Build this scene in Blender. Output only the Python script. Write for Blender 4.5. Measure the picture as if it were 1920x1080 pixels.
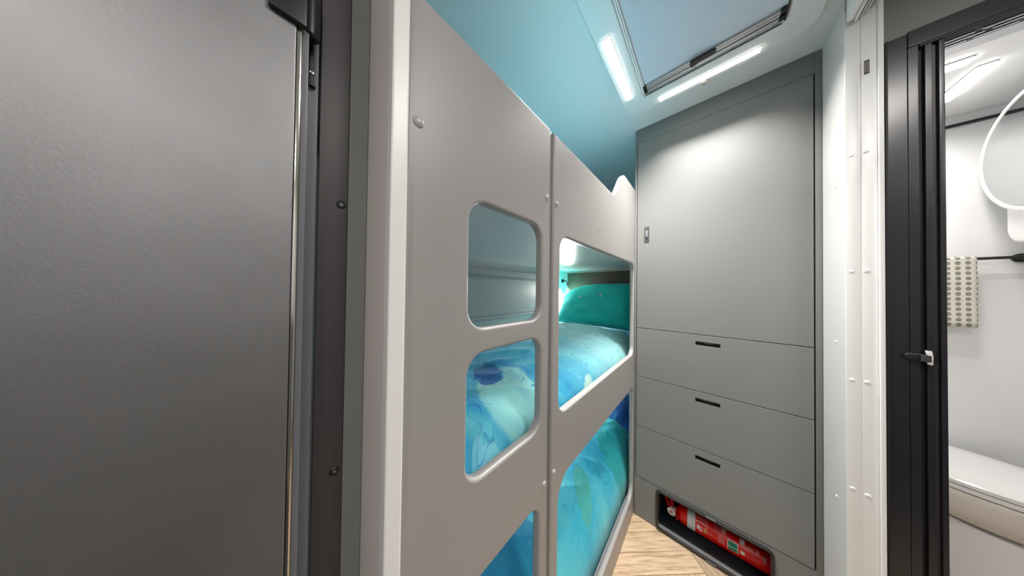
import bpy, bmesh, math, random
from mathutils import Vector, Matrix, noise
random.seed(7)
scene = bpy.context.scene
COL = scene.collection
for o in list(bpy.data.objects):
    bpy.data.objects.remove(o)

# ------------------------------------------------------------------ camera
CAM = Vector((0, 0, 1.1688))
F_PX = 395.6
yaw, pitch, roll = (math.radians(a) for a in (-42.857, 0.622, 0.7286))
FW = Vector((math.sin(yaw) * math.cos(pitch), math.cos(yaw) * math.cos(pitch), math.sin(pitch)))
RT = Vector((math.cos(yaw), -math.sin(yaw), 0))
UP = RT.cross(FW)
RT, UP = RT * math.cos(roll) + UP * math.sin(roll), UP * math.cos(roll) - RT * math.sin(roll)
cam = bpy.data.cameras.new('camera')
cam.sensor_fit = 'HORIZONTAL'
cam.sensor_width = 36.0
cam.lens = F_PX / 1920 * 36.0
cam.clip_start = 0.01
cam_o = bpy.data.objects.new('camera', cam)
COL.objects.link(cam_o)
cam_o.matrix_world = Matrix(((RT.x, UP.x, -FW.x, CAM.x), (RT.y, UP.y, -FW.y, CAM.y), (RT.z, UP.z, -FW.z, CAM.z), (0, 0, 0, 1)))
scene.camera = cam_o


def px(x, y, axis, val):
    """photo pixel -> point on the plane axis = val"""
    d = RT * (x - 960) - UP * (y - 540) + FW * F_PX
    return CAM + d * ((val - CAM[axis]) / d[axis])


# ------------------------------------------------------------------ world, exposure
w = bpy.data.worlds.new('world')
scene.world = w
w.use_nodes = True
w.node_tree.nodes['Background'].inputs[0].default_value = (0.8, 0.9, 1.0, 1)
w.node_tree.nodes['Background'].inputs[1].default_value = 0.3
vs = scene.view_settings
vs.view_transform = 'Standard'
vs.look = 'None'
vs.exposure = 1.3
vs.gamma = 1.0
vs.use_curve_mapping = False

LED_BUNK = 5.0        # surface glow of the light bars round the bunk-room hatch
LED_WATT = 2.6        # their beam (watt each)
LED_BATH = 4.5
BATH_WATT = 0.85      # beam of the bathroom light bars (watt each)
HALL_FILL = 23.0     # glow of the fill lamps added in the unseen hallway
READING = 11.0         # reading lamp of the middle bunk and the added bottom one (watt)

# ------------------------------------------------------------------ main dimensions
FL, CE = 0.02, 2.02            # floor, ceiling
BX = -0.281                    # front of the bunk panels
BT = 0.020                     # panel thickness
BACK = -1.0                    # outer wall behind the bunks
END = 1.83                     # wall at the head of the bunks
CY = 1.251                     # front of the wardrobe
RX = 0.288                     # right wall of the bunk room
JY = 1.085                     # white door jamb, faces the camera
FOOT = 0.100                   # foot wall of the bunks


# ------------------------------------------------------------------ materials
def mat(name, col=(.5, .5, .5), rough=.5, metal=0., spec=.5, coat=0., emit=None, estr=0., noise_bump=None, var=None, sheen=0.):
    m = bpy.data.materials.new(name)
    m.use_nodes = True
    nt = m.node_tree
    b = nt.nodes['Principled BSDF']
    b.inputs['Base Color'].default_value = (*col, 1)
    b.inputs['Roughness'].default_value = rough
    b.inputs['Metallic'].default_value = metal
    b.inputs['Specular IOR Level'].default_value = spec
    b.inputs['Coat Weight'].default_value = coat
    b.inputs['Coat Roughness'].default_value = .12
    if sheen:
        b.inputs['Sheen Weight'].default_value = sheen
    if emit:
        b.inputs['Emission Color'].default_value = (*emit, 1)
        b.inputs['Emission Strength'].default_value = estr
    tc = nt.nodes.new('ShaderNodeTexCoord')
    if var:     # (scale, amount): faint colour mottling
        n = nt.nodes.new('ShaderNodeTexNoise')
        n.inputs['Scale'].default_value = var[0]
        n.inputs['Detail'].default_value = 4
        nt.links.new(tc.outputs['Object'], n.inputs['Vector'])
        r = nt.nodes.new('ShaderNodeValToRGB')
        r.color_ramp.elements[0].position = .3
        r.color_ramp.elements[1].position = .7
        r.color_ramp.elements[0].color = (*[c * (1 - var[1]) for c in col], 1)
        r.color_ramp.elements[1].color = (*[min(1, c * (1 + var[1])) for c in col], 1)
        nt.links.new(n.outputs['Fac'], r.inputs['Fac'])
        nt.links.new(r.outputs['Color'], b.inputs['Base Color'])
    if noise_bump:   # (scale, strength)
        n = nt.nodes.new('ShaderNodeTexNoise')
        n.inputs['Scale'].default_value = noise_bump[0]
        n.inputs['Detail'].default_value = 3
        nt.links.new(tc.outputs['Object'], n.inputs['Vector'])
        bp = nt.nodes.new('ShaderNodeBump')
        bp.inputs['Strength'].default_value = noise_bump[1]
        bp.inputs['Distance'].default_value = .002
        nt.links.new(n.outputs['Fac'], bp.inputs['Height'])
        nt.links.new(bp.outputs['Normal'], b.inputs['Normal'])
    return m


GREY = (.355, .342, .332)
M = dict(
    grey=mat('satin_grey_panel', GREY, .42, spec=.6, noise_bump=(900, .03)),
    cab=mat('satin_grey_laminate', (.205, .210, .204), .58, spec=.35, noise_bump=(900, .03)),
    greyedge=mat('grey_edge_trim', (.42, .40, .40), .30, spec=.6),
    ceiling=mat('gloss_white_ceiling', (.74, .75, .75), .28, spec=.5),
    wall=mat('white_wall_panel', (.74, .73, .72), .35, spec=.5, noise_bump=(350, .02)),
    bwall=mat('white_bathroom_panel', (.90, .905, .91), .22, spec=.5),
    white=mat('white_powder_coat', (.91, .90, .885), .35),
    pinkwhite=mat('warm_white_panel', (.76, .70, .68), .5, var=(3, .03)),
    green=mat('grey_green_laminate', (.23, .24, .22), .5),
    fridge=mat('dark_fridge_steel', (.29, .29, .297), .45, metal=.85, noise_bump=(420, .06), var=(14, .05)),
    fridgeframe=mat('charcoal_plastic', (.055, .05, .053), .42),
    black=mat('black_plastic', (.012, .012, .014), .35),
    blackmetal=mat('black_aluminium', (.016, .017, .022), .28, spec=.6),
    darkgap=mat('dark_recess', (.01, .01, .012), .6),
    chrome=mat('chrome', (.72, .70, .64), .12, metal=1),
    steel=mat('brushed_aluminium', (.56, .56, .58), .3, metal=.85),
    latchgrey=mat('latch_grey', (.075, .073, .07), .4),
    gasket=mat('grey_gasket', (.20, .21, .23), .35),
    led=mat('led_diffuser', (.9, .9, .9), .4, emit=(1, .97, .92), estr=LED_BUNK),
    bled=mat('bathroom_led_diffuser', (.9, .9, .9), .4, emit=(1, .98, .96), estr=LED_BATH),
    fill_led=mat('added_lamp_diffuser', (.9, .9, .9), .4, emit=(1, .96, .92), estr=HALL_FILL),
    bulb=mat('lamp_lens', (.9, .9, .9), .4, emit=(1, .98, .95), estr=25),
    blind=mat('silver_blue_blind', (.62, .67, .76), .45, spec=.4),
    gwhite=mat('gloss_white_plastic', (.86, .86, .85), .16),
    ceramic=mat('ceramic_white', (.80, .76, .69), .14),
    mirror=mat('mirror_glass', (.52, .54, .54), .03, metal=1),
    red=mat('red_enamel', (.80, .010, .005), .25),
    redplastic=mat('red_plastic', (.50, .012, .015), .4),
    tape=mat('white_band', (.72, .73, .76), .3),
    green_lbl=mat('green_label', (.0, .22, .11), .4),
    lbl=mat('label_white', (.82, .78, .76), .4),
    lblpink=mat('label_pink', (.70, .16, .16), .4),
    lblyel=mat('label_yellow', (.75, .42, .12), .4),
    lblgrey=mat('label_grey', (.30, .26, .22), .4),
    brown=mat('dark_brown_headboard', (.05, .032, .018), .6, var=(9, .3)),
    navy=mat('navy_niche_lining', (.006, .009, .016), .7),
    mattress=mat('mattress_cloth', (.03, .16, .42), .9),
    window=mat('blind_cassette', (.50, .53, .54), .4),
    sticker=mat('black_sticker', (.03, .03, .035), .4),
    floorbase=mat('floor_joint', (.16, .11, .07), .7),
    vinyl=mat('bathroom_vinyl', (.42, .34, .27), .5),
    brownseam=mat('bronze_gap', (.05, .035, .03), .5),
)


def wood():
    m = bpy.data.materials.new('oak_vinyl_plank')
    m.use_nodes = True
    nt = m.node_tree
    b = nt.nodes['Principled BSDF']
    b.inputs['Roughness'].default_value = .5
    uv = nt.nodes.new('ShaderNodeUVMap')
    oi = nt.nodes.new('ShaderNodeObjectInfo')
    mp = nt.nodes.new('ShaderNodeMapping')
    mp.inputs['Scale'].default_value = (9, 95, 1)
    nt.links.new(uv.outputs['UV'], mp.inputs['Vector'])
    cmb = nt.nodes.new('ShaderNodeCombineXYZ')
    ml = nt.nodes.new('ShaderNodeMath')
    ml.operation = 'MULTIPLY'
    ml.inputs[1].default_value = 50
    nt.links.new(oi.outputs['Random'], ml.inputs[0])
    nt.links.new(ml.outputs[0], cmb.inputs['Z'])
    ad = nt.nodes.new('ShaderNodeVectorMath')
    nt.links.new(mp.outputs['Vector'], ad.inputs[0])
    nt.links.new(cmb.outputs['Vector'], ad.inputs[1])
    n = nt.nodes.new('ShaderNodeTexNoise')
    n.inputs['Scale'].default_value = 1
    n.inputs['Detail'].default_value = 6
    n.inputs['Roughness'].default_value = .6
    nt.links.new(ad.outputs[0], n.inputs['Vector'])
    r = nt.nodes.new('ShaderNodeValToRGB')
    e = r.color_ramp.elements
    e[0].position = .28
    e[0].color = (.30, .19, .105, 1)
    e[1].position = .72
    e[1].color = (.66, .50, .345, 1)
    k = r.color_ramp.elements.new(.5)
    k.color = (.52, .375, .245, 1)
    nt.links.new(n.outputs['Fac'], r.inputs['Fac'])
    hs = nt.nodes.new('ShaderNodeHueSaturation')
    mr = nt.nodes.new('ShaderNodeMapRange')
    mr.inputs['To Min'].default_value = .82
    mr.inputs['To Max'].default_value = 1.15
    nt.links.new(oi.outputs['Random'], mr.inputs['Value'])
    nt.links.new(mr.outputs['Result'], hs.inputs['Value'])
    nt.links.new(r.outputs['Color'], hs.inputs['Color'])
    nt.links.new(hs.outputs['Color'], b.inputs['Base Color'])
    return m


M['wood'] = wood()


class G:
    """tiny node-graph helper"""
    def __init__(s, name):
        s.m = bpy.data.materials.new(name)
        s.m.use_nodes = True
        s.nt = s.m.node_tree
        s.b = s.nt.nodes['Principled BSDF']

    def n(s, t, **kw):
        x = s.nt.nodes.new('ShaderNode' + t)
        for k, v in kw.items():
            setattr(x, k, v)
        return x

    def l(s, a, b):
        s.nt.links.new(a, b)

    def noise(s, vec, scale, detail=4, rough=.55, dist=0.):
        x = s.n('TexNoise')
        x.inputs['Scale'].default_value = scale
        x.inputs['Detail'].default_value = detail
        x.inputs['Roughness'].default_value = rough
        x.inputs['Distortion'].default_value = dist
        s.l(vec, x.inputs['Vector'])
        return x.outputs['Fac']

    def ramp(s, fac, stops, interp='LINEAR'):
        r = s.n('ValToRGB')
        r.color_ramp.interpolation = interp
        e = r.color_ramp.elements
        while len(e) < len(stops):
            e.new(.5)
        for k, (p, c) in zip(e, stops):
            k.position = p
            k.color = (*c, 1) if len(c) == 3 else c
        s.l(fac, r.inputs['Fac'])
        return r.outputs['Color']

    def mix(s, fac, a, b):
        x = s.n('Mix', data_type='RGBA')
        for sock, v in ((x.inputs[0], fac), (x.inputs[6], a), (x.inputs[7], b)):
            if hasattr(v, 'links'):
                s.l(v, sock)
            elif isinstance(v, tuple):
                sock.default_value = (*v, 1)
            else:
                sock.default_value = v
        return x.outputs[2]

    def math(s, op, a, b=None):
        x = s.n('Math', operation=op)
        for i, v in enumerate((a, b)):
            if v is None:
                continue
            if hasattr(v, 'links'):
                s.l(v, x.inputs[i])
            else:
                x.inputs[i].default_value = v
        return x.outputs[0]

    def blob(s, uv, c, rx, ry, wob=0., soft=.08, rot=0.):
        """mask of an elliptical print at uv centre c (metres)"""
        mp = s.n('Mapping', vector_type='TEXTURE')
        mp.inputs['Location'].default_value = (c[0], c[1], 0)
        mp.inputs['Rotation'].default_value = (0, 0, rot)
        mp.inputs['Scale'].default_value = (rx, ry, 1)
        s.l(uv, mp.inputs['Vector'])
        le = s.n('VectorMath', operation='LENGTH')
        s.l(mp.outputs['Vector'], le.inputs[0])
        d = le.outputs['Value']
        if wob:
            nz = s.noise(uv, 30, 3)
            d = s.math('ADD', d, s.math('MULTIPLY', s.math('SUBTRACT', nz, .5), wob))
        mr = s.n('MapRange')
        mr.inputs['From Min'].default_value = 1 + soft
        mr.inputs['From Max'].default_value = 1 - soft
        s.l(d, mr.inputs['Value'])
        return mr.outputs['Result']


def bedding(name, deep, mid, pale, seed, blobs=(), pale_from=None, lines=True):
    g = G(name)
    uvn = g.n('UVMap')
    off = g.n('VectorMath', operation='ADD')
    off.inputs[1].default_value = (seed * 3.1, seed * 1.7, seed)
    g.l(uvn.outputs['UV'], off.inputs[0])
    uv = off.outputs[0]
    base = g.ramp(g.noise(uv, 4.2, 5, .55, .8), [(.3, deep), (.48, mid), (.70, pale)])
    # watercolour streaks
    st = g.n('Mapping')
    st.inputs['Scale'].default_value = (26, 5, 1)
    st.inputs['Rotation'].default_value = (0, 0, .5)
    g.l(uv, st.inputs['Vector'])
    streak = g.ramp(g.noise(st.outputs[0], 1.2, 5, .65, .4), [(.52, (0, 0, 0)), (.70, (1, 1, 1))])
    col = g.mix(g.math('MULTIPLY', streak, .45), base, pale)
    if pale_from:       # (axis v0, v1): print runs from mid to pale along the bed
        sp = g.n('SeparateXYZ')
        g.l(uvn.outputs['UV'], sp.inputs[0])
        mr = g.n('MapRange')
        mr.interpolation_type = 'SMOOTHSTEP'
        mr.inputs['From Min'].default_value = pale_from[0]
        mr.inputs['From Max'].default_value = pale_from[1]
        g.l(sp.outputs['Y'], mr.inputs['Value'])
        wob = g.math('ADD', mr.outputs['Result'], g.math('MULTIPLY', g.math('SUBTRACT', g.noise(uv, 9, 4), .5), .6))
        pc = pale_from[2]
        col = g.mix(g.math('MULTIPLY', g.math('MINIMUM', g.math('MAXIMUM', wob, 0.), 1.), .85), col, pc)
    for (c, rx, ry, colr, wob, rot) in blobs:
        k = g.blob(uvn.outputs['UV'], c, rx, ry, wob, .06, rot)
        mott = g.ramp(g.noise(uv, 14, 4, .6, .5), [(.35, tuple(x * .72 + y * .28 for x, y in zip(colr, mid))), (.6, colr)])
        col = g.mix(k, col, mott)
    if lines:
        # thin dark seaweed-like line drawing
        v = g.n('TexVoronoi', feature='DISTANCE_TO_EDGE')
        v.inputs['Scale'].default_value = 8
        wv = g.n('VectorMath', operation='ADD')
        nn = g.n('TexNoise')
        nn.inputs['Scale'].default_value = 8
        g.l(uv, nn.inputs['Vector'])
        sc = g.n('VectorMath', operation='SCALE')
        sc.inputs['Scale'].default_value = .25
        g.l(nn.outputs['Color'], sc.inputs[0])
        g.l(uv, wv.inputs[0])
        g.l(sc.outputs[0], wv.inputs[1])
        g.l(wv.outputs[0], v.inputs['Vector'])
        ln = g.ramp(v.outputs['Distance'], [(.003, (1, 1, 1)), (.012, (0, 0, 0))])
        gate = g.ramp(g.noise(uv, 6, 2), [(.46, (0, 0, 0)), (.52, (1, 1, 1))])
        col = g.mix(g.math('MULTIPLY', g.math('MULTIPLY', ln, gate), .8), col, deep)
        # small bubbles: rings
        vb = g.n('TexVoronoi', feature='F1')
        vb.inputs['Scale'].default_value = 34
        g.l(uv, vb.inputs['Vector'])
        ring = g.ramp(vb.outputs['Distance'], [(.17, (0, 0, 0)), (.20, (1, 1, 1)), (.24, (0, 0, 0))])
        gate2 = g.ramp(g.noise(uv, 5, 1), [(.50, (0, 0, 0)), (.53, (1, 1, 1))])
        col = g.mix(g.math('MULTIPLY', g.math('MULTIPLY', ring, gate2), .55), col, tuple(min(1, c + .25) for c in pale))
    g.l(col, g.b.inputs['Base Color'])
    g.b.inputs['Roughness'].default_value = .75
    g.b.inputs['Sheen Weight'].default_value = .15
    nb = g.noise(uv, 60, 3)
    bp = g.n('Bump')
    bp.inputs['Strength'].default_value = .12
    bp.inputs['Distance'].default_value = .003
    g.l(nb, bp.inputs['Height'])
    g.l(bp.outputs['Normal'], g.b.inputs['Normal'])
    return g.m


# ------------------------------------------------------------------ mesh helpers
def tag(o, label=None, cat=None, group=None, kind=None):
    if label:
        o['label'] = label
    if cat:
        o['category'] = cat
    if group:
        o['group'] = group
    if kind:
        o['kind'] = kind
    return o


def empty(name, loc, label, cat, group=None):
    o = bpy.data.objects.new(name, None)
    o.empty_display_size = .05
    COL.objects.link(o)
    o.location = loc
    return tag(o, label, cat, group)


def world_loc(o):
    v = Vector(o.location)
    return v + world_loc(o.parent) if o.parent else v


def link(name, me, material, parent=None, smooth=True, origin=True, ang=35, wn=False):
    """mesh in world metres -> object whose origin sits at the base centre of its bounds"""
    if smooth:
        for p in me.polygons:
            p.use_smooth = True
        me.set_sharp_from_angle(angle=math.radians(ang))
    if not isinstance(material, (list, tuple)):
        material = [material]
    if not me.materials:
        for m in material:
            me.materials.append(M[m] if isinstance(m, str) else m)
    o = bpy.data.objects.new(name, me)
    COL.objects.link(o)
    loc = Vector((0, 0, 0))
    if origin and len(me.vertices):
        xs = [v.co for v in me.vertices]
        loc = Vector(((min(v.x for v in xs) + max(v.x for v in xs)) / 2, (min(v.y for v in xs) + max(v.y for v in xs)) / 2, min(v.z for v in xs)))
        me.transform(Matrix.Translation(-loc))
    if parent:
        o.parent = parent
        loc = loc - world_loc(parent)
    o.location = loc
    if wn:
        wm = o.modifiers.new('normals', 'WEIGHTED_NORMAL')
        wm.keep_sharp = True
        wm.weight = 100
    return o


def bmesh_link(name, bm, material, parent=None, **kw):
    bmesh.ops.recalc_face_normals(bm, faces=bm.faces)
    me = bpy.data.meshes.new(name)
    bm.to_mesh(me)
    bm.free()
    return link(name, me, material, parent, **kw)


def add_box(bm, lo, hi, bevel=0., seg=2):
    c = [(a + b) / 2 for a, b in zip(lo, hi)]
    s = [abs(b - a) for a, b in zip(lo, hi)]
    r = bmesh.ops.create_cube(bm, size=1, matrix=Matrix.Translation(c) @ Matrix.Diagonal((*s, 1)))
    if bevel:
        vs_ = r['verts']
        es = list({e for v in vs_ for e in v.link_edges})
        bmesh.ops.bevel(bm, geom=es, offset=min(bevel, min(s) * .45), segments=seg, profile=.6, affect='EDGES', clamp_overlap=True)


def box(name, lo, hi, material, parent=None, bevel=.0015, seg=2, **kw):
    bm = bmesh.new()
    add_box(bm, lo, hi, bevel, seg)
    return bmesh_link(name, bm, material, parent, wn=bool(bevel), **kw)


def add_cyl(bm, p0, p1, r0, r1=None, seg=24, cap=True):
    p0, p1 = Vector(p0), Vector(p1)
    d = p1 - p0
    q = d.to_track_quat('Z', 'Y').to_matrix().to_4x4()
    bmesh.ops.create_cone(bm, cap_ends=cap, segments=seg, radius1=r0, radius2=r0 if r1 is None else r1, depth=d.length,
                          matrix=Matrix.Translation((p0 + p1) / 2) @ q)


def add_lathe(bm, p0, axis, prof, seg=28):
    """prof: list of (distance along axis, radius)"""
    p0 = Vector(p0)
    axis = Vector(axis).normalized()
    q = axis.to_track_quat('Z', 'Y').to_matrix()
    rings = []
    for t, r in prof:
        if r < 1e-6:
            rings.append([bm.verts.new(p0 + axis * t)])
        else:
            rings.append([bm.verts.new(p0 + axis * t + q @ Vector((r * math.cos(a), r * math.sin(a), 0))) for a in (2 * math.pi * i / seg for i in range(seg))])
    for a, b in zip(rings, rings[1:]):
        for i in range(seg):
            j = (i + 1) % seg
            if len(a) == 1 and len(b) == 1:
                continue
            if len(a) == 1:
                bm.faces.new((a[0], b[i], b[j]))
            elif len(b) == 1:
                bm.faces.new((a[i], a[j], b[0]))
            else:
                bm.faces.new((a[i], a[j], b[j], b[i]))
    if len(rings[0]) > 1:
        bm.faces.new(rings[0])
    if len(rings[-1]) > 1:
        bm.faces.new(rings[-1])


def add_tube(bm, pts, r, seg=10, samples=6):
    pts = [Vector(p) for p in pts]
    P = []
    for i in range(len(pts) - 1):       # catmull-rom
        a, b, c, d = pts[max(i - 1, 0)], pts[i], pts[i + 1], pts[min(i + 2, len(pts) - 1)]
        for k in range(samples):
            t = k / samples
            P.append(.5 * ((2 * b) + (c - a) * t + (2 * a - 5 * b + 4 * c - d) * t * t + (3 * b - a - 3 * c + d) * t ** 3))
    P.append(pts[-1])
    rings = []
    for i, p in enumerate(P):
        d = (P[min(i + 1, len(P) - 1)] - P[max(i - 1, 0)]).normalized()
        q = d.to_track_quat('Z', 'Y').to_matrix()
        rings.append([bm.verts.new(p + q @ Vector((r * math.cos(a), r * math.sin(a), 0))) for a in (2 * math.pi * k / seg for k in range(seg))])
    for a, b in zip(rings, rings[1:]):
        for i in range(seg):
            j = (i + 1) % seg
            bm.faces.new((a[i], a[j], b[j], b[i]))
    bm.faces.new(rings[0])
    bm.faces.new(rings[-1])


def rrect(x0, y0, x1, y1, r, n=7):
    """rounded rectangle outline; r a number or four radii (bl, br, tr, tl)"""
    r = (r,) * 4 if not isinstance(r, (tuple, list)) else r
    out = []
    for (cx, cy, a0, rr) in ((x0 + r[0], y0 + r[0], 180, r[0]), (x1 - r[1], y0 + r[1], 270, r[1]), (x1 - r[2], y1 - r[2], 0, r[2]), (x0 + r[3], y1 - r[3], 90, r[3])):
        if rr < 1e-5:
            out.append((cx, cy))
            continue
        for i in range(n + 1):
            a = math.radians(a0 + 90 * i / n)
            out.append((cx + rr * math.cos(a), cy + rr * math.sin(a)))
    return out


def plate_mesh(name, outlines, thick, bevel=.0, mtx=Matrix.Identity(4), seg=3):
    """flat plate from closed outlines (first the rim, then the holes), centred on its local XY plane"""
    cu = bpy.data.curves.new('outline', 'CURVE')
    cu.dimensions = '2D'
    cu.fill_mode = 'BOTH'
    cu.extrude = thick / 2 - bevel
    cu.bevel_depth = bevel
    cu.bevel_resolution = seg
    cu.offset = -bevel
    for pts in outlines:
        sp = cu.splines.new('POLY')
        sp.points.add(len(pts) - 1)
        for p, q in zip(sp.points, pts):
            p.co = (q[0], q[1], 0, 1)
        sp.use_cyclic_u = True
    o = bpy.data.objects.new('outline', cu)
    COL.objects.link(o)
    dg = bpy.context.evaluated_depsgraph_get()
    dg.update()
    me = bpy.data.meshes.new_from_object(o.evaluated_get(dg))
    bpy.data.objects.remove(o)
    bpy.data.curves.remove(cu)
    me.name = name
    me.materials.clear()
    bm = bmesh.new()
    bm.from_mesh(me)
    bmesh.ops.remove_doubles(bm, verts=bm.verts, dist=1e-5)
    bmesh.ops.recalc_face_normals(bm, faces=bm.faces)
    bm.to_mesh(me)
    bm.free()
    me.transform(mtx)
    return me


def plate(name, outlines, thick, material, parent=None, bevel=0., mtx=Matrix.Identity(4), **kw):
    return link(name, plate_mesh(name, outlines, thick, bevel, mtx), material, parent, wn=True, **kw)


def frame_YZ(x):     # local (x, y) -> world (Y, Z); plate centred on X = x
    return Matrix(((0, 0, 1, x), (1, 0, 0, 0), (0, 1, 0, 0), (0, 0, 0, 1)))


def frame_XZ(y):     # local (x, y) -> world (X, Z); plate centred on Y = y
    return Matrix(((1, 0, 0, 0), (0, 0, -1, y), (0, 1, 0, 0), (0, 0, 0, 1)))


def frame_XY(z):
    return Matrix.Translation((0, 0, z))


def struct(o, label=None, cat=None):
    return tag(o, label, cat, kind='structure')


def beam(parent, q, z, watts, spread):
    """downward light of a light bar, as large as its diffuser"""
    ld = bpy.data.lights.new('light_bar_beam', 'AREA')
    ld.shape = 'RECTANGLE'
    ld.size, ld.size_y = q[2] - q[0] - .004, q[3] - q[1] - .004
    ld.energy = watts
    ld.spread = math.radians(spread)
    ld.color = (1, .97, .93)
    lo = bpy.data.objects.new('light_bar_beam', ld)
    COL.objects.link(lo)
    lo.parent = parent
    lo.location = Vector(((q[0] + q[2]) / 2, (q[1] + q[3]) / 2, z)) - world_loc(parent)


def copy_part(src, parent, delta, name=None):
    c = src.copy()
    COL.objects.link(c)
    c.parent = parent
    c.location = Vector(src.location) + Vector(delta)
    if name:
        c.name = name
    return c


# ================================================================== THE SETTING
# floor: herringbone oak planks laid on a dark base
FLX0, FLX1, FLY0, FLY1 = -.300, 1.40, -.9, CY + .03
floor = struct(box('floor', (-1.05, -1.7, FL - .06), (1.75, 2.2, FL - .004), 'floorbase', bevel=0), 'light oak herringbone plank floor between bunks and wardrobe', 'floor')


def clip(poly, x0, y0, x1, y1):
    for ax, lim, sgn in ((0, x0, 1), (0, x1, -1), (1, y0, 1), (1, y1, -1)):
        out = []
        for i, a in enumerate(poly):
            b = poly[(i + 1) % len(poly)]
            ia, ib = (a[ax] - lim) * sgn >= 0, (b[ax] - lim) * sgn >= 0
            if ia:
                out.append(a)
            if ia != ib:
                t = (lim - a[ax]) / (b[ax] - a[ax])
                out.append(tuple(p + (q - p) * t for p, q in zip(a, b)))
        poly = out
        if not poly:
            break
    return poly


PW, PL = .076, .456
s45 = math.sqrt(.5)
far_planks = bmesh.new()
fuv = far_planks.loops.layers.uv.new('UVMap')
cnt = 0
planks = []
for i in range(-60, 50):
    for j in range(-8, 9):
        for kind in (0, 1):
            # herringbone lattice in the rotated frame
            u0, v0 = i * PW + j * PL * 2 / 2, i * PW - j * PL
            if kind == 0:
                r = (u0, v0, u0 + PL, v0 + PW)
            else:
                r = (u0, v0 + PW, u0 + PW, v0 + PW + PL)
            g_ = .0009
            cs = [(r[0] + g_, r[1] + g_), (r[2] - g_, r[1] + g_), (r[2] - g_, r[3] - g_), (r[0] + g_, r[3] - g_)]
            P = [((a - b) * s45 - .3267, (a + b) * s45 + .8697, (a if kind == 0 else b), (b if kind == 0 else a)) for a, b in cs]
            P = clip(P, FLX0, FLY0, FLX1, FLY1)
            if len(P) < 3:
                continue
            cx = sum(p[0] for p in P) / len(P)
            cy = sum(p[1] for p in P) / len(P)
            planks.append(((cx + .1) ** 2 + (cy - 1.1) ** 2, P))
planks.sort(key=lambda t: t[0])
for k, (d, P) in enumerate(planks):
    bm = bmesh.new() if k < 220 else far_planks
    uvl = bm.loops.layers.uv.verify() if k < 220 else fuv
    top = [bm.verts.new((p[0], p[1], FL)) for p in P]
    bot = [bm.verts.new((p[0], p[1], FL - .004)) for p in P]
    try:
        fs = [bm.faces.new(top)]
    except ValueError:
        continue
    fs += [bm.faces.new((top[i], bot[i], bot[(i + 1) % len(P)], top[(i + 1) % len(P)])) for i in range(len(P))]
    for f in fs:
        for lp in f.loops:
            idx = (top.index(lp.vert) if lp.vert in top else bot.index(lp.vert))
            lp[uvl].uv = (P[idx][2], P[idx][3])
    if k < 220:
        bmesh_link('plank', bm, 'wood', floor, smooth=False)
if len(far_planks.faces):
    tag(bmesh_link('far_planks', far_planks, 'wood', floor, smooth=False), kind='stuff')
else:
    far_planks.free()

# ceiling with the roof cut-out covered by the hatch
ceiling = struct(box('ceiling', (-1.06, -1.7, CE), (1.75, 2.2, CE + .06), 'ceiling', bevel=0), 'glossy white ceiling above the bunks and hallway', 'ceiling')

wl = struct(box('wall_left', (BACK - .05, .06, FL - .06), (BACK, END + .05, CE), 'wall', bevel=0), 'white outer wall behind the bunks', 'wall')
we = struct(box('wall_end', (BACK, END, FL - .06), (BX - .03, END + .05, CE), 'wall', bevel=0), 'white wall at the head of the bunks', 'wall')
# foot wall: edge wrapped with a white rounded profile
wf = struct(box('wall_foot', (BACK, .0815, FL), (-.284, FOOT - .001, CE - .0005), 'pinkwhite', bevel=0), 'warm white bulkhead panel between fridge and bunks', 'wall')
tp = struct(plate('trim_2', [rrect(-.286, .0815, -.2695, .1005, .0025)], CE - FL - .001, 'white', bevel=0, mtx=frame_XY((CE + FL) / 2)), 'white vertical edge profile between fridge and bunk panel', 'trim')
# right wall of the bunk room, also the side wall of the bathroom
wr = struct(box('wall_right', (RX + .001, JY + .006, FL), (.343, 2.12, CE - .0005), 'wall', bevel=0), 'white side wall between wardrobe and door jamb', 'wall')
for z in (1.503, 1.024, .555):
    bm = bmesh.new()
    add_lathe(bm, (RX + .001, 1.154, z), (-1, 0, 0), [(-.0005, .0042), (.0012, .0040), (.0020, .0022), (.0021, 0)], 16)
    bmesh_link('screw', bm, 'white', wr)
# closing walls of the hallway behind the camera
struct(box('wall_back', (-1.05, -1.7, FL), (1.75, -1.65, CE), 'wall', bevel=0), 'white wall behind the hallway', 'wall')
struct(box('wall_hall', (1.70, -1.65, FL), (1.75, 2.2, CE), 'wall', bevel=0), 'white outer wall beyond the bathroom', 'wall')

# ---------------- white sliding-door jamb with its two rows of rivets
jamb = empty('trim_1', (.316, JY, FL), 'white riveted sliding-door jamb between wardrobe wall and black door frame', 'trim')
jamb['kind'] = 'structure'
bm = bmesh.new()
add_box(bm, (RX, JY + .001, FL), (.3105, JY + .0055, 1.985), .001)
add_box(bm, (.3105, JY + .0025, FL), (.3130, JY + .0055, 1.985), 0)
add_box(bm, (.3130, JY, FL), (.3365, JY + .0055, 1.985), .001)
bmesh_link('jamb_profile', bm, 'white', jamb)
box('jamb_flange', (.3365, JY - .006, FL), (.3445, JY + .0055, CE - .001), 'white', jamb, bevel=.002)
bm = bmesh.new()
add_lathe(bm, (.298, JY + .001, 1.562), (0, -1, 0), [(-.0005, .0045), (.0010, .0042), (.0018, .0025), (.0020, 0)], 16)
riv = bmesh_link('rivet', bm, 'white', jamb)
for z in (1.234, .930, .629, .33):
    copy_part(riv, jamb, (-.001, 0, z - 1.562), 'rivet')
bm = bmesh.new()
add_lathe(bm, (.3195, JY, 1.909), (0, -1, 0), [(-.0005, .0052), (.0012, .0048), (.0022, .0028), (.0022, .0012), (.0016, .0010), (.0016, 0)], 16)
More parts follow.
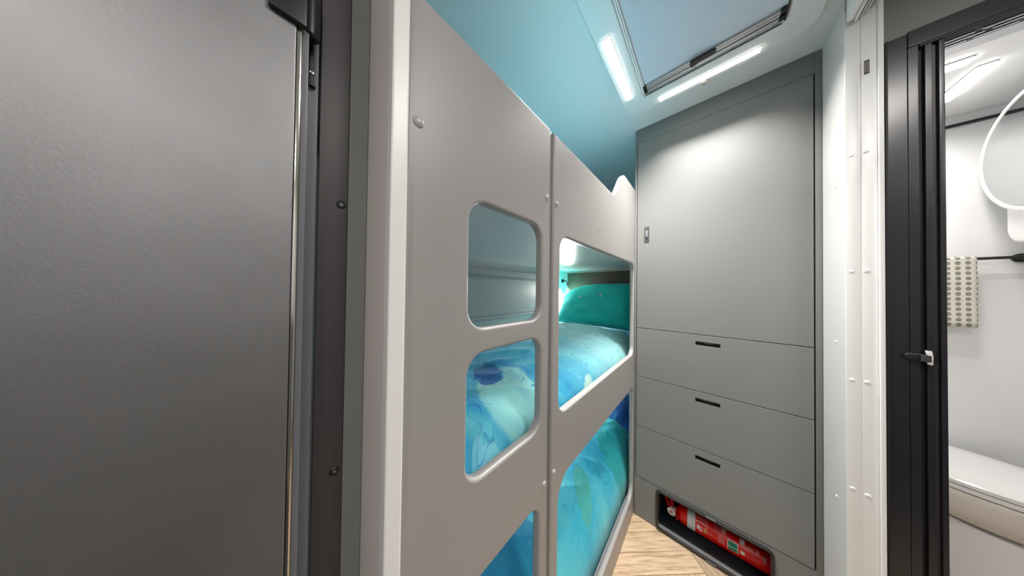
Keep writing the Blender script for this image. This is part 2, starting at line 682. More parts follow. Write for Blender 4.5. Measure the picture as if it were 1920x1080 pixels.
riv2 = bmesh_link('rivet', bm, 'white', jamb)
for z in (1.850, 1.564, 1.234, .930, .624, .33):
    copy_part(riv2, jamb, (0, 0, z - 1.909), 'rivet')
st = box('sticker', (.3172, JY - .0006, 1.779), (.3252, JY - .0001, 1.818), 'sticker', jamb, bevel=0)
tag(st, 'small black sticker with pale vertical lettering')
bm = bmesh.new()     # pale illegible lettering, two columns running up the sticker
random.seed(3)
z = 1.783
while z < 1.813:
    h = random.uniform(.0012, .0022)
    if z > 1.787:
        add_box(bm, (.3182, JY - .0009, z), (.3202, JY - .0006, z + h), 0)
    add_box(bm, (.3216, JY - .0009, z), (.3242 - random.choice((0, .0008)), JY - .0006, z + h * .8), 0)
    z += h + .0006
bmesh_link('lettering', bm, 'lblgrey', st, smooth=False)
for x0 in (.3125, .3145):
    box('tape_strip', (x0, JY - .0004, 1.768), (x0 + .0008, JY, 1.816), 'pinkwhite', jamb, bevel=0)

# ---------------- ribbed track of the sliding door under the ceiling
tr = empty('door_track', (.316, .6, 1.95), 'white ribbed sliding-door track under the ceiling above the riveted jamb', 'track')
bm = bmesh.new()
add_box(bm, (.2885, .101, 1.943), (.3000, JY - .0065, CE - .001), .004, 3)
bmesh_link('track_cover', bm, 'white', tr)
box('track_channel', (.3000, .101, 1.975), (.3360, JY - .0065, CE - .001), 'fridgeframe', tr, bevel=0)
for i, (a, b, zz) in enumerate(((.3010, .3045, 1.936), (.3075, .3125, 1.940), (.3165, .3205, 1.946), (.3245, .3275, 1.953), (.3315, .3345, 1.960))):
    box('track_rib', (a, .101, zz), (b, JY - .0065, 1.975), 'white' if i % 2 == 0 else 'steel', tr, bevel=.001)

# ================================================================== BUNK BED
bunk = empty('bunk_bed', (-.64, .9, FL), 'built-in grey bunk bed with rounded window cut-outs and ladder holes', 'bunk bed')
SEAM0, SEAM1 = .4355, .4510
pb = .0055
outer_l = [(FOOT + .0010, FL + .001), (SEAM0, FL + .001), (SEAM0, 1.5635), (.126, 1.5635), (.118, 1.572), (.118, 1.60), (FOOT + .001, 1.60)]
holes_l = [rrect(.2015, 1.103, .404, 1.319, .036), rrect(.2015, .850, .404, 1.062, .036), rrect(.2015, .455, .404, .682, .036), rrect(.2015, .215, .404, .41, .036)]
plate('ladder_panel', [outer_l] + holes_l, BT, 'grey', bunk, bevel=pb, mtx=frame_YZ(BX - BT / 2))
# right panel: scalloped rise at its top end
top = [(SEAM1, 1.5635)]
for i in range(0, 15):
    t = i / 14
    y_ = .845 + (1.062 - .845) * t
    # dip, then s-curve up to the end block
    s = max(0, (t - .22) / .78)
    zz = 1.5635 + (.142) * (s * s * (3 - 2 * s)) + .000
    top.append((y_, zz))
top += [(CY - .001, 1.7055)]
outer_r = [(CY - .001, FL + .001)] + top[::-1] + [(SEAM1, FL + .001)]
holes_r = [rrect(.486, .848, 1.233, 1.314, .040), rrect(.488, .124, 1.236, .677, (.06, .06, .04, .06))]
plate('side_panel', [outer_r] + holes_r, BT, 'grey', bunk, bevel=pb, mtx=frame_YZ(BX - BT / 2))
box('joining_strip', (BX - .014, SEAM0 + .0005, FL + .001), (BX - .007, SEAM1 - .0005, 1.566), 'steel', bunk, bevel=.001)
box('joining_gap', (BX - .013, SEAM0 + .0003, FL + .001), (BX - .005, SEAM0 + .005, 1.566), 'brownseam', bunk, bevel=.001)
# slats / bases of the three bunks
for nm, z0, z1 in (('bunk_base', 1.352, 1.378), ('bunk_base', .735, .765), ('bunk_base', .085, .105)):
    box(nm, (BACK + .001, FOOT + .001, z0), (BX - BT - .0005, END - .001, z1), 'ceiling' if z0 > .5 else 'wall', bunk, bevel=.001)
bm = bmesh.new()
add_lathe(bm, (BX, .117, 1.390), (1, 0, 0), [(-.0005, .0072), (.0012, .0070), (.0026, .0052), (.0033, .0026), (.0034, 0)], 20)
cap = bmesh_link('screw_cap', bm, 'greyedge', bunk)
for y_, z_ in ((.422, 1.390), (.4665, 1.388), (.422, .714), (.464, .716)):
    copy_part(cap, bunk, (0, y_ - .117, z_ - 1.390), 'screw_cap')
bm = bmesh.new()
add_lathe(bm, (BX, .745, 1.388), (1, 0, 0), [(-.0005, .0035), (.0008, .0034), (.0014, .002), (.0014, 0)], 14)
sc_ = bmesh_link('screw', bm, 'steel', bunk)
for y_, z_ in ((1.051, 1.383), (.748, .713), (1.168, .672)):
    copy_part(sc_, bunk, (0, y_ - .745, z_ - 1.388), 'screw')

# window with a closed blind on the outer wall behind the middle bunk
win = empty('window_1', (BACK, .95, .93), 'closed pale blind window on the wall behind the middle bunk', 'window')
win['kind'] = 'structure'
plate('window_frame', [rrect(.33, .985, 1.52, 1.30, .03), rrect(.352, 1.005, 1.498, 1.262, .02)], .016, 'window', win, bevel=.003, mtx=frame_YZ(BACK + .008))
box('blind', (BACK + .002, .352, 1.005), (BACK + .007, 1.498, 1.262), 'window', win, bevel=0)
for k, z_ in enumerate((1.238, 1.246, 1.254)):
    box('blind_pleat', (BACK + .007, .354, z_), (BACK + .0105, 1.496, z_ + .005), 'window', win, bevel=.001)
box('blind_bar', (BACK + .007, .354, 1.010), (BACK + .012, 1.496, 1.022), 'window', win, bevel=.001)


# ---------------- bedding
def sheet_grid(fn, nu, nv, thick, name, material, uvfn=None, sub=0):
    """closed, soft sheet: fn(u, v) -> point, thickened downwards"""
    bm = bmesh.new()
    uvl = bm.loops.layers.uv.new('UVMap')
    V = [[bm.verts.new(fn(i / nu, j / nv)) for j in range(nv + 1)] for i in range(nu + 1)]
    for i in range(nu):
        for j in range(nv):
            f = bm.faces.new((V[i][j], V[i + 1][j], V[i + 1][j + 1], V[i][j + 1]))
            for lp in f.loops:
                lp[uvl].uv = (lp.vert.co.x, lp.vert.co.y)
    bmesh.ops.recalc_face_normals(bm, faces=bm.faces)
    me = bpy.data.meshes.new(name)
    bm.to_mesh(me)
    bm.free()
    o = link(name, me, material, ang=80)
    md = o.modifiers.new('thickness', 'SOLIDIFY')
    md.thickness = thick
    md.offset = -1
    return o


def duvet(zbase, zedge, bulge, y0, y1, material, label, seed, group, drop=.05, wr=.010, head_fold=True):
    x0, x1 = BACK + .012, BX - BT - .006

    def fn(u, v):
        x = x0 + (x1 - x0) * u
        y = y0 + (y1 - y0) * v
        e = abs(2 * u - 1)
        ev = abs(2 * v - 1)
        # flat-topped puff that rolls over near its edges
        prof = (1 - e ** 6) ** .6
        pv = (1 - ev ** 34) ** .6
        z = zedge - drop + (zbase - zedge + drop) * prof * pv
        q = prof * pv
        z += bulge * math.exp(-((u - .5) / .33) ** 2) * math.exp(-((v - .70) / .25) ** 2)
        n1 = noise.noise((x * 4 + seed, y * 2.4, seed * 2.0))
        n2 = noise.noise((x * 9 - y * 5 + seed, y * 3 + x * 3, seed))
        n3 = noise.noise((x * 18 + seed, y * 15, seed + 4))
        ridge = 1 - abs(n2) * 2
        z += q * (n1 * wr * 1.4 + ridge * ridge * wr * .8 + n3 * wr * .25)
        if head_fold and v > .94:
            z += .010 * math.sin((v - .94) / .06 * math.pi) * q
        return (x, y, z)
    o = sheet_grid(fn, 70, 150, .010, 'duvet', material)
    return tag(o, label, 'duvet', group)


def pillow(center, size, rot, material, label, group, seed=1, sag=0.):
    """size: width (X), height, thickness; local x width, y height, z thickness"""
    bm = bmesh.new()
    uvl = bm.loops.layers.uv.new('UVMap')
    nu, nv = 36, 24
    W, H, T = size
    lay = {}
    mtx = Matrix.Translation(center) @ rot.to_4x4()
    for side in (1, -1):
        for i in range(nu + 1):
            for j in range(nv + 1):
                a, b = 2 * i / nu - 1, 2 * j / nv - 1
                edge = i in (0, nu) or j in (0, nv)
                if side == -1 and edge:
                    lay[(side, i, j)] = lay[(1, i, j)]
                    continue
                th = ((1 - a ** 4) * (1 - b ** 4)) ** .55
                # sides pulled in between the corners
                x = a * W / 2 * (1 - .06 * (1 - b * b) * abs(a) ** 3)
                y = b * H / 2 * (1 - .08 * (1 - a * a) * abs(b) ** 3)
                n1 = noise.noise((a * 2.2 + seed, b * 2.2, seed + side))
                n2 = noise.noise((a * 6 + seed, b * 3.2, seed - side))
                if a < 0:
                    y -= sag * abs(a) ** 2.2 * (b + 1) / 2
                z = side * T / 2 * th * (1 + .16 * n1) + .006 * n2 * th
                v = bm.verts.new(mtx @ Vector((x, y, z)))
                lay[(side, i, j)] = v
    uvs = {}
    for side in (1, -1):
        for i in range(nu):
            for j in range(nv):
                q = [lay[(side, i, j)], lay[(side, i + 1, j)], lay[(side, i + 1, j + 1)], lay[(side, i, j + 1)]]
                ij = [(i, j), (i + 1, j), (i + 1, j + 1), (i, j + 1)]
                if side < 0:
                    q.reverse()
                    ij.reverse()
                f = bm.faces.new(q)
                for lp, (a, b) in zip(f.loops, ij):
                    lp[uvl].uv = (a / nu * W, b / nv * H)
    o = bmesh_link('pillow', bm, material, ang=80)
    return tag(o, label, 'pillow', group)


# where the prints sit on the middle duvet, read from the photograph onto the bed surface
DZ = .882
dark = px(915, 706, 2, DZ)
coral = px(925, 828, 2, DZ - .022)
coral2 = px(897, 838, 2, DZ - .022)
island = px(1108, 690, 2, DZ + .02)
bfoot, bhead, bsand = px(950, 1045, 2, .345), px(1158, 812, 2, .355), px(1092, 905, 2, .345)
BED1 = bedding('ocean_print_middle', (.015, .20, .58), (.04, .46, .74), (.17, .72, .82), 1,
               blobs=[((-.43, .45), .088, .140, (.34, .82, .80), .08, math.radians(49)), ((dark.x, dark.y), .050, .075, (.02, .17, .52), .9, math.radians(49)),
                      ((island.x, island.y), .022, .085, (.62, .88, .78), .5, math.radians(25)), ((coral.x, coral.y), .022, .026, (.25, .74, .86), .8, 0), ((coral2.x, coral2.y), .012, .035, (.22, .68, .84), .4, math.radians(49))],
               pale_from=(.60, 1.15, (.42, .82, .80)))
BED2 = bedding('ocean_print_bottom', (.01, .36, .58), (.05, .62, .86), (.18, .82, .92), 4,
               blobs=[((bfoot.x, bfoot.y), .15, .13, (.012, .30, .56), .7, .3), ((bhead.x, bhead.y), .11, .20, (.01, .46, .47), .6, .2),
                      ((bsand.x, bsand.y), .035, .09, (.10, .62, .55), .7, .6)])
BED3 = bedding('ocean_print_top', (.10, .42, .57), (.17, .54, .68), (.32, .70, .79), 7, lines=False)
PIL = bedding('teal_pillow_print', (.0, .40, .37), (.005, .58, .53), (.01, .68, .62), 2, lines=False,
              blobs=[((.20, .215), .020, .008, (.35, .70, .55), .5, -.4), ((.345, .235), .022, .012, (.10, .35, .50), .8, .4), ((.36, .225), .010, .009, (.5, .75, .5), .5, .4),
                     ((.10, .13), .008, .005, (.25, .65, .6), .5, 0)])
PIL2 = bedding('blue_pillow_print', (.004, .05, .22), (.008, .10, .36), (.03, .35, .50), 9, lines=False)

duvet(1.520, 1.470, .012, FOOT + .006, 1.45, BED3, 'turquoise duvet on the top bunk', 3.0, 'bunk duvets', drop=.080)
duvet(.890, .870, .065, FOOT + .006, 1.585, BED1, 'ocean print duvet with pale moon on the middle bunk', 5.0, 'bunk duvets', drop=.093)
duvet(.345, .290, .020, FOOT + .006, 1.50, BED2, 'turquoise duvet with leaf drawing on the bottom bunk', 8.3, 'bunk duvets', drop=.173)
lean = Matrix.Rotation(math.radians(62), 3, 'X')
pillow(Vector((-.640, 1.672, 1.066)), (.62, .38, .17), Matrix.Rotation(math.radians(60), 3, 'X'), PIL, 'teal pillow leaning against the brown headboard of the middle bunk', 'bunk pillows', 3, .13)
pillow(Vector((-.64, 1.670, .300)), (.60, .28, .15), Matrix.Rotation(math.radians(38), 3, 'X'), PIL2, 'dark blue pillow at the head of the bottom bunk', 'bunk pillows', 5)
pillow(Vector((-.66, 1.640, 1.545)), (.60, .32, .13), Matrix.Rotation(math.radians(8), 3, 'X'), BED3, 'turquoise pillow at the head of the top bunk', 'bunk pillows', 7)

tag(box('mattress', (BACK + .02, 1.592, .766), (BX - BT - .012, END - .005, .862), BED1, bevel=.02, seg=4), 'end of the middle mattress in ocean print sheet under the teal pillow', 'mattress')
hb = tag(box('headboard', (-.968, END - .022, 1.02), (-.40, END - .001, 1.3345), 'brown', bevel=.004), 'dark brown padded headboard strip above the teal pillow', 'headboard')


def reading_lamp(z, y, label, watts):
    L = empty('reading_lamp', (BACK, y, z), label, 'lamp', 'bunk reading lamps')
    bm = bmesh.new()
    add_lathe(bm, (BACK + .0005, y, z), (1, 0, 0), [(0, .018), (.006, .018), (.010, .014), (.012, .007), (.012, 0)], 20)
    bmesh_link('base', bm, 'black', L)
    bm = bmesh.new()
    add_tube(bm, [(BACK + .01, y, z), (BACK + .035, y - .004, z + .004), (BACK + .052, y - .008, z - .018), (BACK + .058, y - .010, z - .050)], .0045)
    bmesh_link('gooseneck', bm, 'black', L)
    bm = bmesh.new()
    add_lathe(bm, (BACK + .058, y - .010, z - .046), (.15, 0, -1), [(0, .005), (.004, .010), (.018, .013), (.034, .018), (.034, .015), (.020, .010)], 20)
    h = bmesh_link('lamp_head', bm, 'steel', L)
    bm = bmesh.new()
    add_lathe(bm, (BACK + .0622, y - .010, z - .073), (.15, 0, -1), [(0, .008), (.006, .013), (.0075, 0)], 16)
    bmesh_link('lens', bm, 'bulb', h)
    ld = bpy.data.lights.new('reading_lamp_light', 'SPOT')
    ld.energy = watts
    ld.spot_size = math.radians(160)
    ld.spot_blend = .6
    ld.shadow_soft_size = .012
    ld.color = (1, .97, .92)
    lo = bpy.data.objects.new('reading_lamp_light', ld)
    COL.objects.link(lo)
    lo.parent = h
    lo.location = Vector((BACK + .066, y - .010, z - .086)) - world_loc(h)
    lo.rotation_euler = (math.radians(-42), 0, 0)
    return L


reading_lamp(1.262, 1.770, 'black gooseneck reading lamp beside the teal pillow', READING)
reading_lamp(.640, 1.560, 'unseen black gooseneck lamp added to light the bottom bunk', READING * .9)  # added lamp, out of view, brightens the bottom bedding

# ================================================================== WARDROBE
ward = empty('wardrobe', (0, CY + .25, FL), 'tall grey wardrobe with one door, three drawers and extinguisher niche', 'wardrobe')
G0 = .0028        # joint
WX0, WX1 = BX - .0005, RX
DX0, DX1 = -.2705, .2705
# carcass: frame stiles, top rail, sides, back
bm = bmesh.new()
add_box(bm, (WX0, CY, FL), (DX0 - G0, CY + .02, CE - .0005), .001)
add_box(bm, (DX1 + .0035, CY, FL), (WX1, CY + .02, CE - .0005), .001)
add_box(bm, (DX0 - G0, CY, 1.9445), (DX1 + .0035, CY + .02, CE - .0005), .001)
bmesh_link('face_frame', bm, 'cab', ward)
bm = bmesh.new()
add_box(bm, (WX0, CY + .02, FL), (WX0 + .015, END, CE - .0005), 0)
add_box(bm, (WX1 - .015, CY + .02, FL), (WX1, END, CE - .0005), 0)
add_box(bm, (WX0 + .015, END - .015, FL), (WX1 - .015, END, CE - .0005), 0)
add_box(bm, (WX0 + .015, CY + .022, .225), (WX1 - .015, END - .015, .235), 0)
bmesh_link('carcass', bm, 'darkgap', ward)
door = box('door', (DX0, CY - .001, .982 + G0), (DX1, CY + .017, 1.943), 'cab', ward, bevel=.001)
# flush latch on the wardrobe door
lt = plate('latch_plate', [rrect(-.238, 1.422, -.2175, 1.500, .002)], .003, 'latchgrey', door, bevel=.0006, mtx=frame_XZ(CY - .0018))
DR = [(.982, .732), (.732, .480), (.480, .222)]
bm = bmesh.new()
add_box(bm, (-.2325, CY - .0095, 1.445), (-.2225, CY - .003, 1.480), .002)
bmesh_link('latch_button', bm, 'gasket', door)
for k, (zt, zb) in enumerate(DR):
    hz0, hz1 = zt - .046, zt - .0295
    outl = [(DX0, zb + G0), (DX1, zb + G0), (DX1, zt), (DX0, zt)]
    dr = plate('drawer', [outl, rrect(-.0395, hz0, .0395, hz1, .001, 3)], .018, 'cab', ward, bevel=.0008, mtx=frame_XZ(CY + .008))
    bm = bmesh.new()          # recessed black finger pull
    add_box(bm, (-.0392, CY + .011, hz0), (.0392, CY + .013, hz1), 0)
    add_box(bm, (-.0392, CY + .0, hz0 - .0), (.0392, CY + .012, hz0 + .0018), 0)
    add_box(bm, (-.0392, CY + .0, hz1 - .0025), (.0392, CY + .012, hz1), 0)
    add_box(bm, (-.0392, CY + .0, hz0), (-.0376, CY + .012, hz1), 0)
    add_box(bm, (.0376, CY + .0, hz0), (.0392, CY + .012, hz1), 0)
    hp = bmesh_link('finger_pull', bm, 'black', dr)
    box('pull_lip', (-.012, CY + .003, hz1 - .0062), (.018, CY + .006, hz1 - .0025), 'gasket', hp, bevel=.0005)
# plinth panel with the extinguisher niche
nz = (-.176, .036, .176, .205)
plinth = [(DX0 - G0, FL + .0005), (DX1 + .0035, FL + .0005), (DX1 + .0035, .222), (DX0 - G0, .222)]
pp = plate('plinth_panel', [plinth, rrect(*nz, .012)], .018, 'cab', ward, bevel=.0008, mtx=frame_XZ(CY + .009))
o2 = (nz[0] - .0075, nz[1] - .0075, nz[2] + .0075, nz[3] + .0075)
plate('niche_frame', [rrect(*o2, .020), rrect(nz[0] + .001, nz[1] + .001, nz[2] - .001, nz[3] - .001, .011)], .010, 'black', pp, bevel=.0022, mtx=frame_XZ(CY - .0045))
bm = bmesh.new()
add_box(bm, (nz[0] - .001, CY + .018, nz[1] - .006), (nz[2] + .03, CY + .200, nz[1] - .0005), 0)
add_box(bm, (nz[0] - .001, CY + .018, nz[3]), (nz[2] + .03, CY + .200, nz[3] + .004), 0)
add_box(bm, (nz[0] - .006, CY + .018, nz[1] - .006), (nz[0] - .001, CY + .200, nz[3] + .004), 0)
add_box(bm, (nz[2] + .03, CY + .018, nz[1] - .006), (nz[2] + .034, CY + .200, nz[3] + .004), 0)
add_box(bm, (nz[0] - .006, CY + .200, nz[1] - .006), (nz[2] + .034, CY + .204, nz[3] + .004), 0)
bmesh_link('niche_box', bm, 'navy', pp)
for x0, z0 in ((-.004, nz[3] + .0055), (-.004, nz[1] - .0105)):
    box('niche_clip', (x0, CY - .0110, z0), (x0 + .030, CY - .0085, z0 + .005), 'gasket', pp, bevel=.0008)

# ---------------- fire extinguisher lying in the niche
AY, AZ, R = CY + .106, .0765, .0405
ext = empty('fire_extinguisher', (.04, AY, .036), 'red fire extinguisher lying in the niche under the drawers', 'extinguisher')
bm = bmesh.new()
add_lathe(bm, (-.118, AY, AZ), (1, 0, 0), [(0, .013), (.006, .013), (.008, .020), (.014, .031), (.024, .0385), (.034, R), (.292, R), (.304, .0385), (.312, .030), (.314, 0)], 40)
bmesh_link('cylinder', bm, 'red', ext)


def band(name, xa, xb, a0, a1, material, rr=R + .0005, parent=ext, n=8):
    """printed patch wrapped on the cylinder; angle 0 faces the room, positive upwards"""
    bm = bmesh.new()
    rows = []
    for i in range(n + 1):
        a = math.radians(a0 + (a1 - a0) * i / n)
        for_r = []
        for r_ in (rr, R - .0005):
            for x in (xa, xb):
                for_r.append(bm.verts.new((x, AY - r_ * math.cos(a), AZ + r_ * math.sin(a))))
        rows.append(for_r)
    for a, b in zip(rows, rows[1:]):
        bm.faces.new((a[0], a[1], b[1], b[0]))
        bm.faces.new((a[2], b[2], b[3], a[3]))
        bm.faces.new((a[0], b[0], b[2], a[2]))
        bm.faces.new((a[1], a[3], b[3], b[1]))
    bm.faces.new(rows[0][:2] + rows[0][3:1:-1])
    bm.faces.new(rows[-1][:2] + rows[-1][3:1:-1])
    return bmesh_link(name, bm, material, parent)


b_ = band('white_band', -.0695, -.0405, -178, 178, 'tape', n=40)
# label print: rules, text blocks and the green panel
lab = band('label', -.039, .110, -40, 110, 'red', R + .0006, n=16)
rr = R + .0011
band('print_rule', -.039, .004, 42, 46, 'lbl', rr, lab, 2)
band('print_rule', .018, .064, 44, 47, 'lblpink', rr, lab, 2)
band('print_rule', .066, .112, 44, 47, 'lblpink', rr, lab, 2)
for i in range(9):
    band('print_text', -.037 + i * .0046, -.0345 + i * .0046, 52, 78, 'lblpink', rr, lab, 3)
for i in range(8):
    band('print_text', .024 + i * .0048, .0262 + i * .0048, 52, 84, 'lblpink' if i < 5 else 'lbl', rr, lab, 3)
band('print_block', -.035, -.026, 4, 26, 'lbl', rr, lab, 3)
band('print_block', -.0265, -.017, -2, 9, 'lbl', rr, lab, 3)
band('print_block', -.0265, -.017, 15, 22, 'lbl', rr, lab, 3)
band('print_stripe', -.011, -.006, 2, 30, 'lblyel', rr, lab, 3)
band('print_stripe', -.003, .0005, 2, 33, 'lblyel', rr, lab, 3)
band('print_block', .006, .020, 18, 22, 'lblpink', rr, lab, 2)
band('print_block', .006, .020, 6, 9, 'lblpink', rr, lab, 2)
band('print_block', .035, .056, -2, 8, 'lblpink', rr, lab, 2)
band('print_block', .035, .056, 12, 24, 'lblpink', rr, lab, 2)
band('print_block', .036, .056, 28, 37, 'lblpink', rr, lab, 2)
gp = band('green_panel', .064, .096, -8, 38, 'lbl', rr, lab, 6)
band('green_field', .0665, .0935, 13, 35, 'green_lbl', rr + .0005, gp, 3)
band('green_field', .0665, .0935, -6, 9, 'green_lbl', rr + .0005, gp, 3)
band('print_block', .102, .116, 50, 78, 'lbl', rr, ext, 3)
band('print_block', .118, .140, 46, 56, 'lblpink', rr, ext, 3)
band('print_block', .144, .156, 44, 60, 'lblpink', rr, ext, 3)
band('print_block', .102, .114, 4, 20, 'lbl', rr, ext, 3)
band('print_block', .164, .174, 20, 50, 'lblpink', rr, ext, 3)
# valve head, levers, gauge, pin
bm = bmesh.new()
add_lathe(bm, (-.142, AY, AZ), (1, 0, 0), [(0, .009), (.003, .012), (.018, .012), (.020, .015), (.026, .015), (.026, .010)], 18)
add_cyl(bm, (-.130, AY, AZ), (-.130, AY - .020, AZ - .001), .007)
bmesh_link('valve', bm, 'steel', ext)
bm = bmesh.new()
add_lathe(bm, (-.130, AY - .020, AZ - .001), (-.1, -1, .15), [(0, .012), (.008, .0165), (.011, .0165), (.011, .0145), (.0095, .0140), (.0095, 0)], 24)
gau = bmesh_link('gauge', bm, 'chrome', ext)
bm = bmesh.new()
add_lathe(bm, (-.1309, AY - .0294, AZ + .0004), (-.1, -1, .15), [(0, .0136), (.0006, .0136), (.0006, 0)], 24)
gf = bmesh_link('gauge_face', bm, 'lbl', gau)
bm = bmesh.new()
add_lathe(bm, (-.1310, AY - .0300, AZ + .0005), (-.1, -1, .15), [(0, .0055), (.0006, .0055), (.0006, 0)], 16)
bmesh_link('gauge_mark', bm, 'lblpink', gau)


def lever(p0, p1, w_, h_, name):
    p0, p1 = Vector(p0), Vector(p1)
    d = p1 - p0
    q = d.to_track_quat('X', 'Z').to_matrix().to_4x4()
    bm = bmesh.new()
    n = 6
    prof = []
    for i in range(n + 1):
        t = i / n
        prof.append((t * d.length, w_ * (1 - .25 * t), h_ * (1 - .3 * t)))
    rows = []
    for x, a, b in prof:
        rows.append([bm.verts.new(Matrix.Translation(p0) @ q @ Vector((x, sy * a / 2, sz * b / 2))) for sy, sz in ((-1, -1), (1, -1), (1, 1), (-1, 1))])
    for a, b in zip(rows, rows[1:]):
        for i in range(4):
            j = (i + 1) % 4
            bm.faces.new((a[i], a[j], b[j], b[i]))
    bm.faces.new(rows[0])
    bm.faces.new(rows[-1])
    bmesh.ops.bevel(bm, geom=[e for e in bm.edges], offset=.0012, segments=2, affect='EDGES', clamp_overlap=True)
    return bmesh_link(name, bm, 'redplastic', ext)


lever((-.140, AY - .006, AZ + .004), (-.172, AY + .002, AZ + .085), .016, .011, 'carry_handle')
lever((-.132, AY - .004, AZ + .008), (-.130, AY + .004, AZ + .072), .016, .010, 'squeeze_lever')
bm = bmesh.new()
add_tube(bm, [(-.150, AY - .004, AZ + .045), (-.143, AY - .007, AZ + .052), (-.136, AY - .008, AZ + .046), (-.143, AY - .007, AZ + .040)], .0014, 8)
bmesh_link('safety_pin', bm, 'chrome', ext)
bm = bmesh.new()
add_tube(bm, [(-.122, AY - .008, AZ - .004), (-.112, AY - .022, AZ - .006), (-.108, AY - .030, AZ - .022)], .005, 10)
bmesh_link('nozzle', bm, 'redplastic', ext)

# ================================================================== ROOF HATCH over the bunk-room aisle
hatch = empty('roof_hatch', (-.01, .80, CE), 'roof hatch with silver blue blind, black handle and light bars above the aisle', 'roof hatch')
HX0, HX1, HY0, HY1 = -.203, .175, .55, 1.035
zc = CE - .0005
# low moulded surround
plate('surround', [rrect(-.284, .40, .250, 1.125, .05), rrect(HX0, HY0, HX1, HY1, .018)], .014, 'ceiling', hatch, bevel=.005, mtx=frame_XY(zc - .0070))
plate('inner_frame', [rrect(HX0 + .0008, HY0 + .0008, HX1 - .0008, HY1 - .0008, .018), rrect(HX0 + .006, HY0 + .006, HX1 - .006, HY1 - .004, .012)], .014, 'ceiling', hatch, bevel=.001, mtx=frame_XY(zc - .0073))
plate('seal', [rrect(HX0 + .003, HY1 - .0043, HX1 - .008, HY1 - .0020, .0005, 2)], .002, 'black', hatch, mtx=frame_XY(zc - .0155))
plate('seal', [rrect(HX1 - .0065, HY0 + .02, HX1 - .0022, HY1 - .010, .0015, 3)], .003, 'black', hatch, mtx=frame_XY(zc - .0160))
box('blind', (HX0 + .006, HY0 + .006, zc - .006), (HX1 - .006, .985, zc - .002), 'blind', hatch, bevel=0)
# guide strip on the left edge and the aluminium rail with its grooves
box('side_guide', (HX0 + .006, HY0 + .03, zc - .0120), (HX0 + .011, .985, zc - .006), 'ceiling', hatch, bevel=.001)
RY = .985
rail = box('rail', (HX0 + .012, RY, zc - .010), (HX1 - .010, HY1 - .005, zc - .002), 'steel', hatch, bevel=.001)
for y0, y1, zz in ((RY + .002, RY + .010, .014), (RY + .0135, RY + .022, .0125), (RY + .027, RY + .0405, .0135)):
    box('rail_rib', (HX0 + .018, y0, zc - zz), (HX1 - .016, y1, zc - .010), 'steel', rail, bevel=.001)
for x0 in (HX0 + .0065, HX1 - .0175):
    for y0, y1 in ((RY - .001, RY + .012), (RY + .020, RY + .036)):
        box('corner_block', (x0, y0, zc - .0165), (x0 + .011, y1, zc - .006), 'black', hatch, bevel=.001)
ph = px(1318, 100, 2, CE - .014)
plate('handle', [[(ph.x - .034, RY - .002), (ph.x + .032, RY - .002), (ph.x + .034, RY + .008), (ph.x + .030, RY + .015), (ph.x + .012, RY + .0165), (ph.x - .010, RY + .0165), (ph.x - .022, RY + .023), (ph.x - .033, RY + .023), (ph.x - .036, RY + .010)]],
      .008, 'black', hatch, bevel=.0015, mtx=frame_XY(zc - .0175))
# light bars
for nm, q in (('front', (-.1565, 1.0815, .131, 1.1015)), ('left', (-.2635, .708, -.2365, 1.003)), ('right', (.1935, .60, .2155, .90))):
    if nm == 'right':
        continue
    lb = plate('light_bar', [rrect(q[0] - .0012, q[1] - .0012, q[2] + .0012, q[3] + .0012, .003)], .002, 'gwhite', hatch, bevel=.0005, mtx=frame_XY(zc - .0150))
    plate('diffuser', [rrect(*q, .002)], .003, 'led', lb, bevel=.0008, mtx=frame_XY(zc - .0170))
    beam(lb, q, zc - .0188, LED_WATT * (1.3 if nm == 'left' else .80), 104)
sn = px(1320, 147, 2, CE - .003)
bm = bmesh.new()
add_lathe(bm, (sn.x, sn.y + .006, CE - .0143), (0, 0, -1), [(0, .009), (.003, .0088), (.006, .006), (.0068, 0)], 20)
bmesh_link('button', bm, mat('cream_button', (.55, .48, .42), .4), hatch)

# ================================================================== FRIDGE
FX = -.340
fr = empty('fridge', (-.62, -.28, FL), 'dark brushed fridge with chrome edge and black top hinge beside the bulkhead', 'fridge')
box('door', (FX - .030, -.565, .12), (FX, .0045, 1.535), 'fridge', fr, bevel=.0015)
box('door_trim', (FX - .030, .0048, .12), (FX - .0005, .0090, 1.535), 'chrome', fr, bevel=.0012)
box('door_gasket', (FX - .030, .0092, .12), (FX - .006, .0150, 1.535), 'gasket', fr, bevel=.001)
box('cabinet_body', (-.98, -.565, FL + .001), (-.378, .0230, 1.60), 'fridgeframe', fr, bevel=.001)
box('body_edge', (-.378, .0152, FL + .02), (-.3725, .0255, 1.59), 'gasket', fr, bevel=.0008)
ff = plate('side_frame', [rrect(.0275, FL + .002, .0580, 1.62, .001, 2)], .006, 'fridgeframe', fr, bevel=.0008, mtx=frame_YZ(-.373))
for z_ in (1.283, .921):
    bm = bmesh.new()
    c_ = px(640, 384, 0, -.370) if z_ > 1 else px(627, 883, 0, -.370)
    add_lathe(bm, (-.3702, c_.y, c_.z), (1, 0, 0), [(-.001, .0058), (.0008, .0056), (.0018, .0042), (.0018, .0026), (.0008, .0022), (.0008, 0)], 20)
    s_ = bmesh_link('screw', bm, 'black', ff)
    for a in (0.4, 0.4 + math.pi / 2):
        bm = bmesh.new()
        add_box(bm, (-.0003, -.0021, -.0004), (.0003, .0021, .0004), 0)
        bmesh.ops.transform(bm, matrix=Matrix.Translation((-.3689, c_.y, c_.z)) @ Matrix.Rotation(a, 4, 'X'), verts=bm.verts)
        bmesh_link('cross_slot', bm, 'steel', s_)
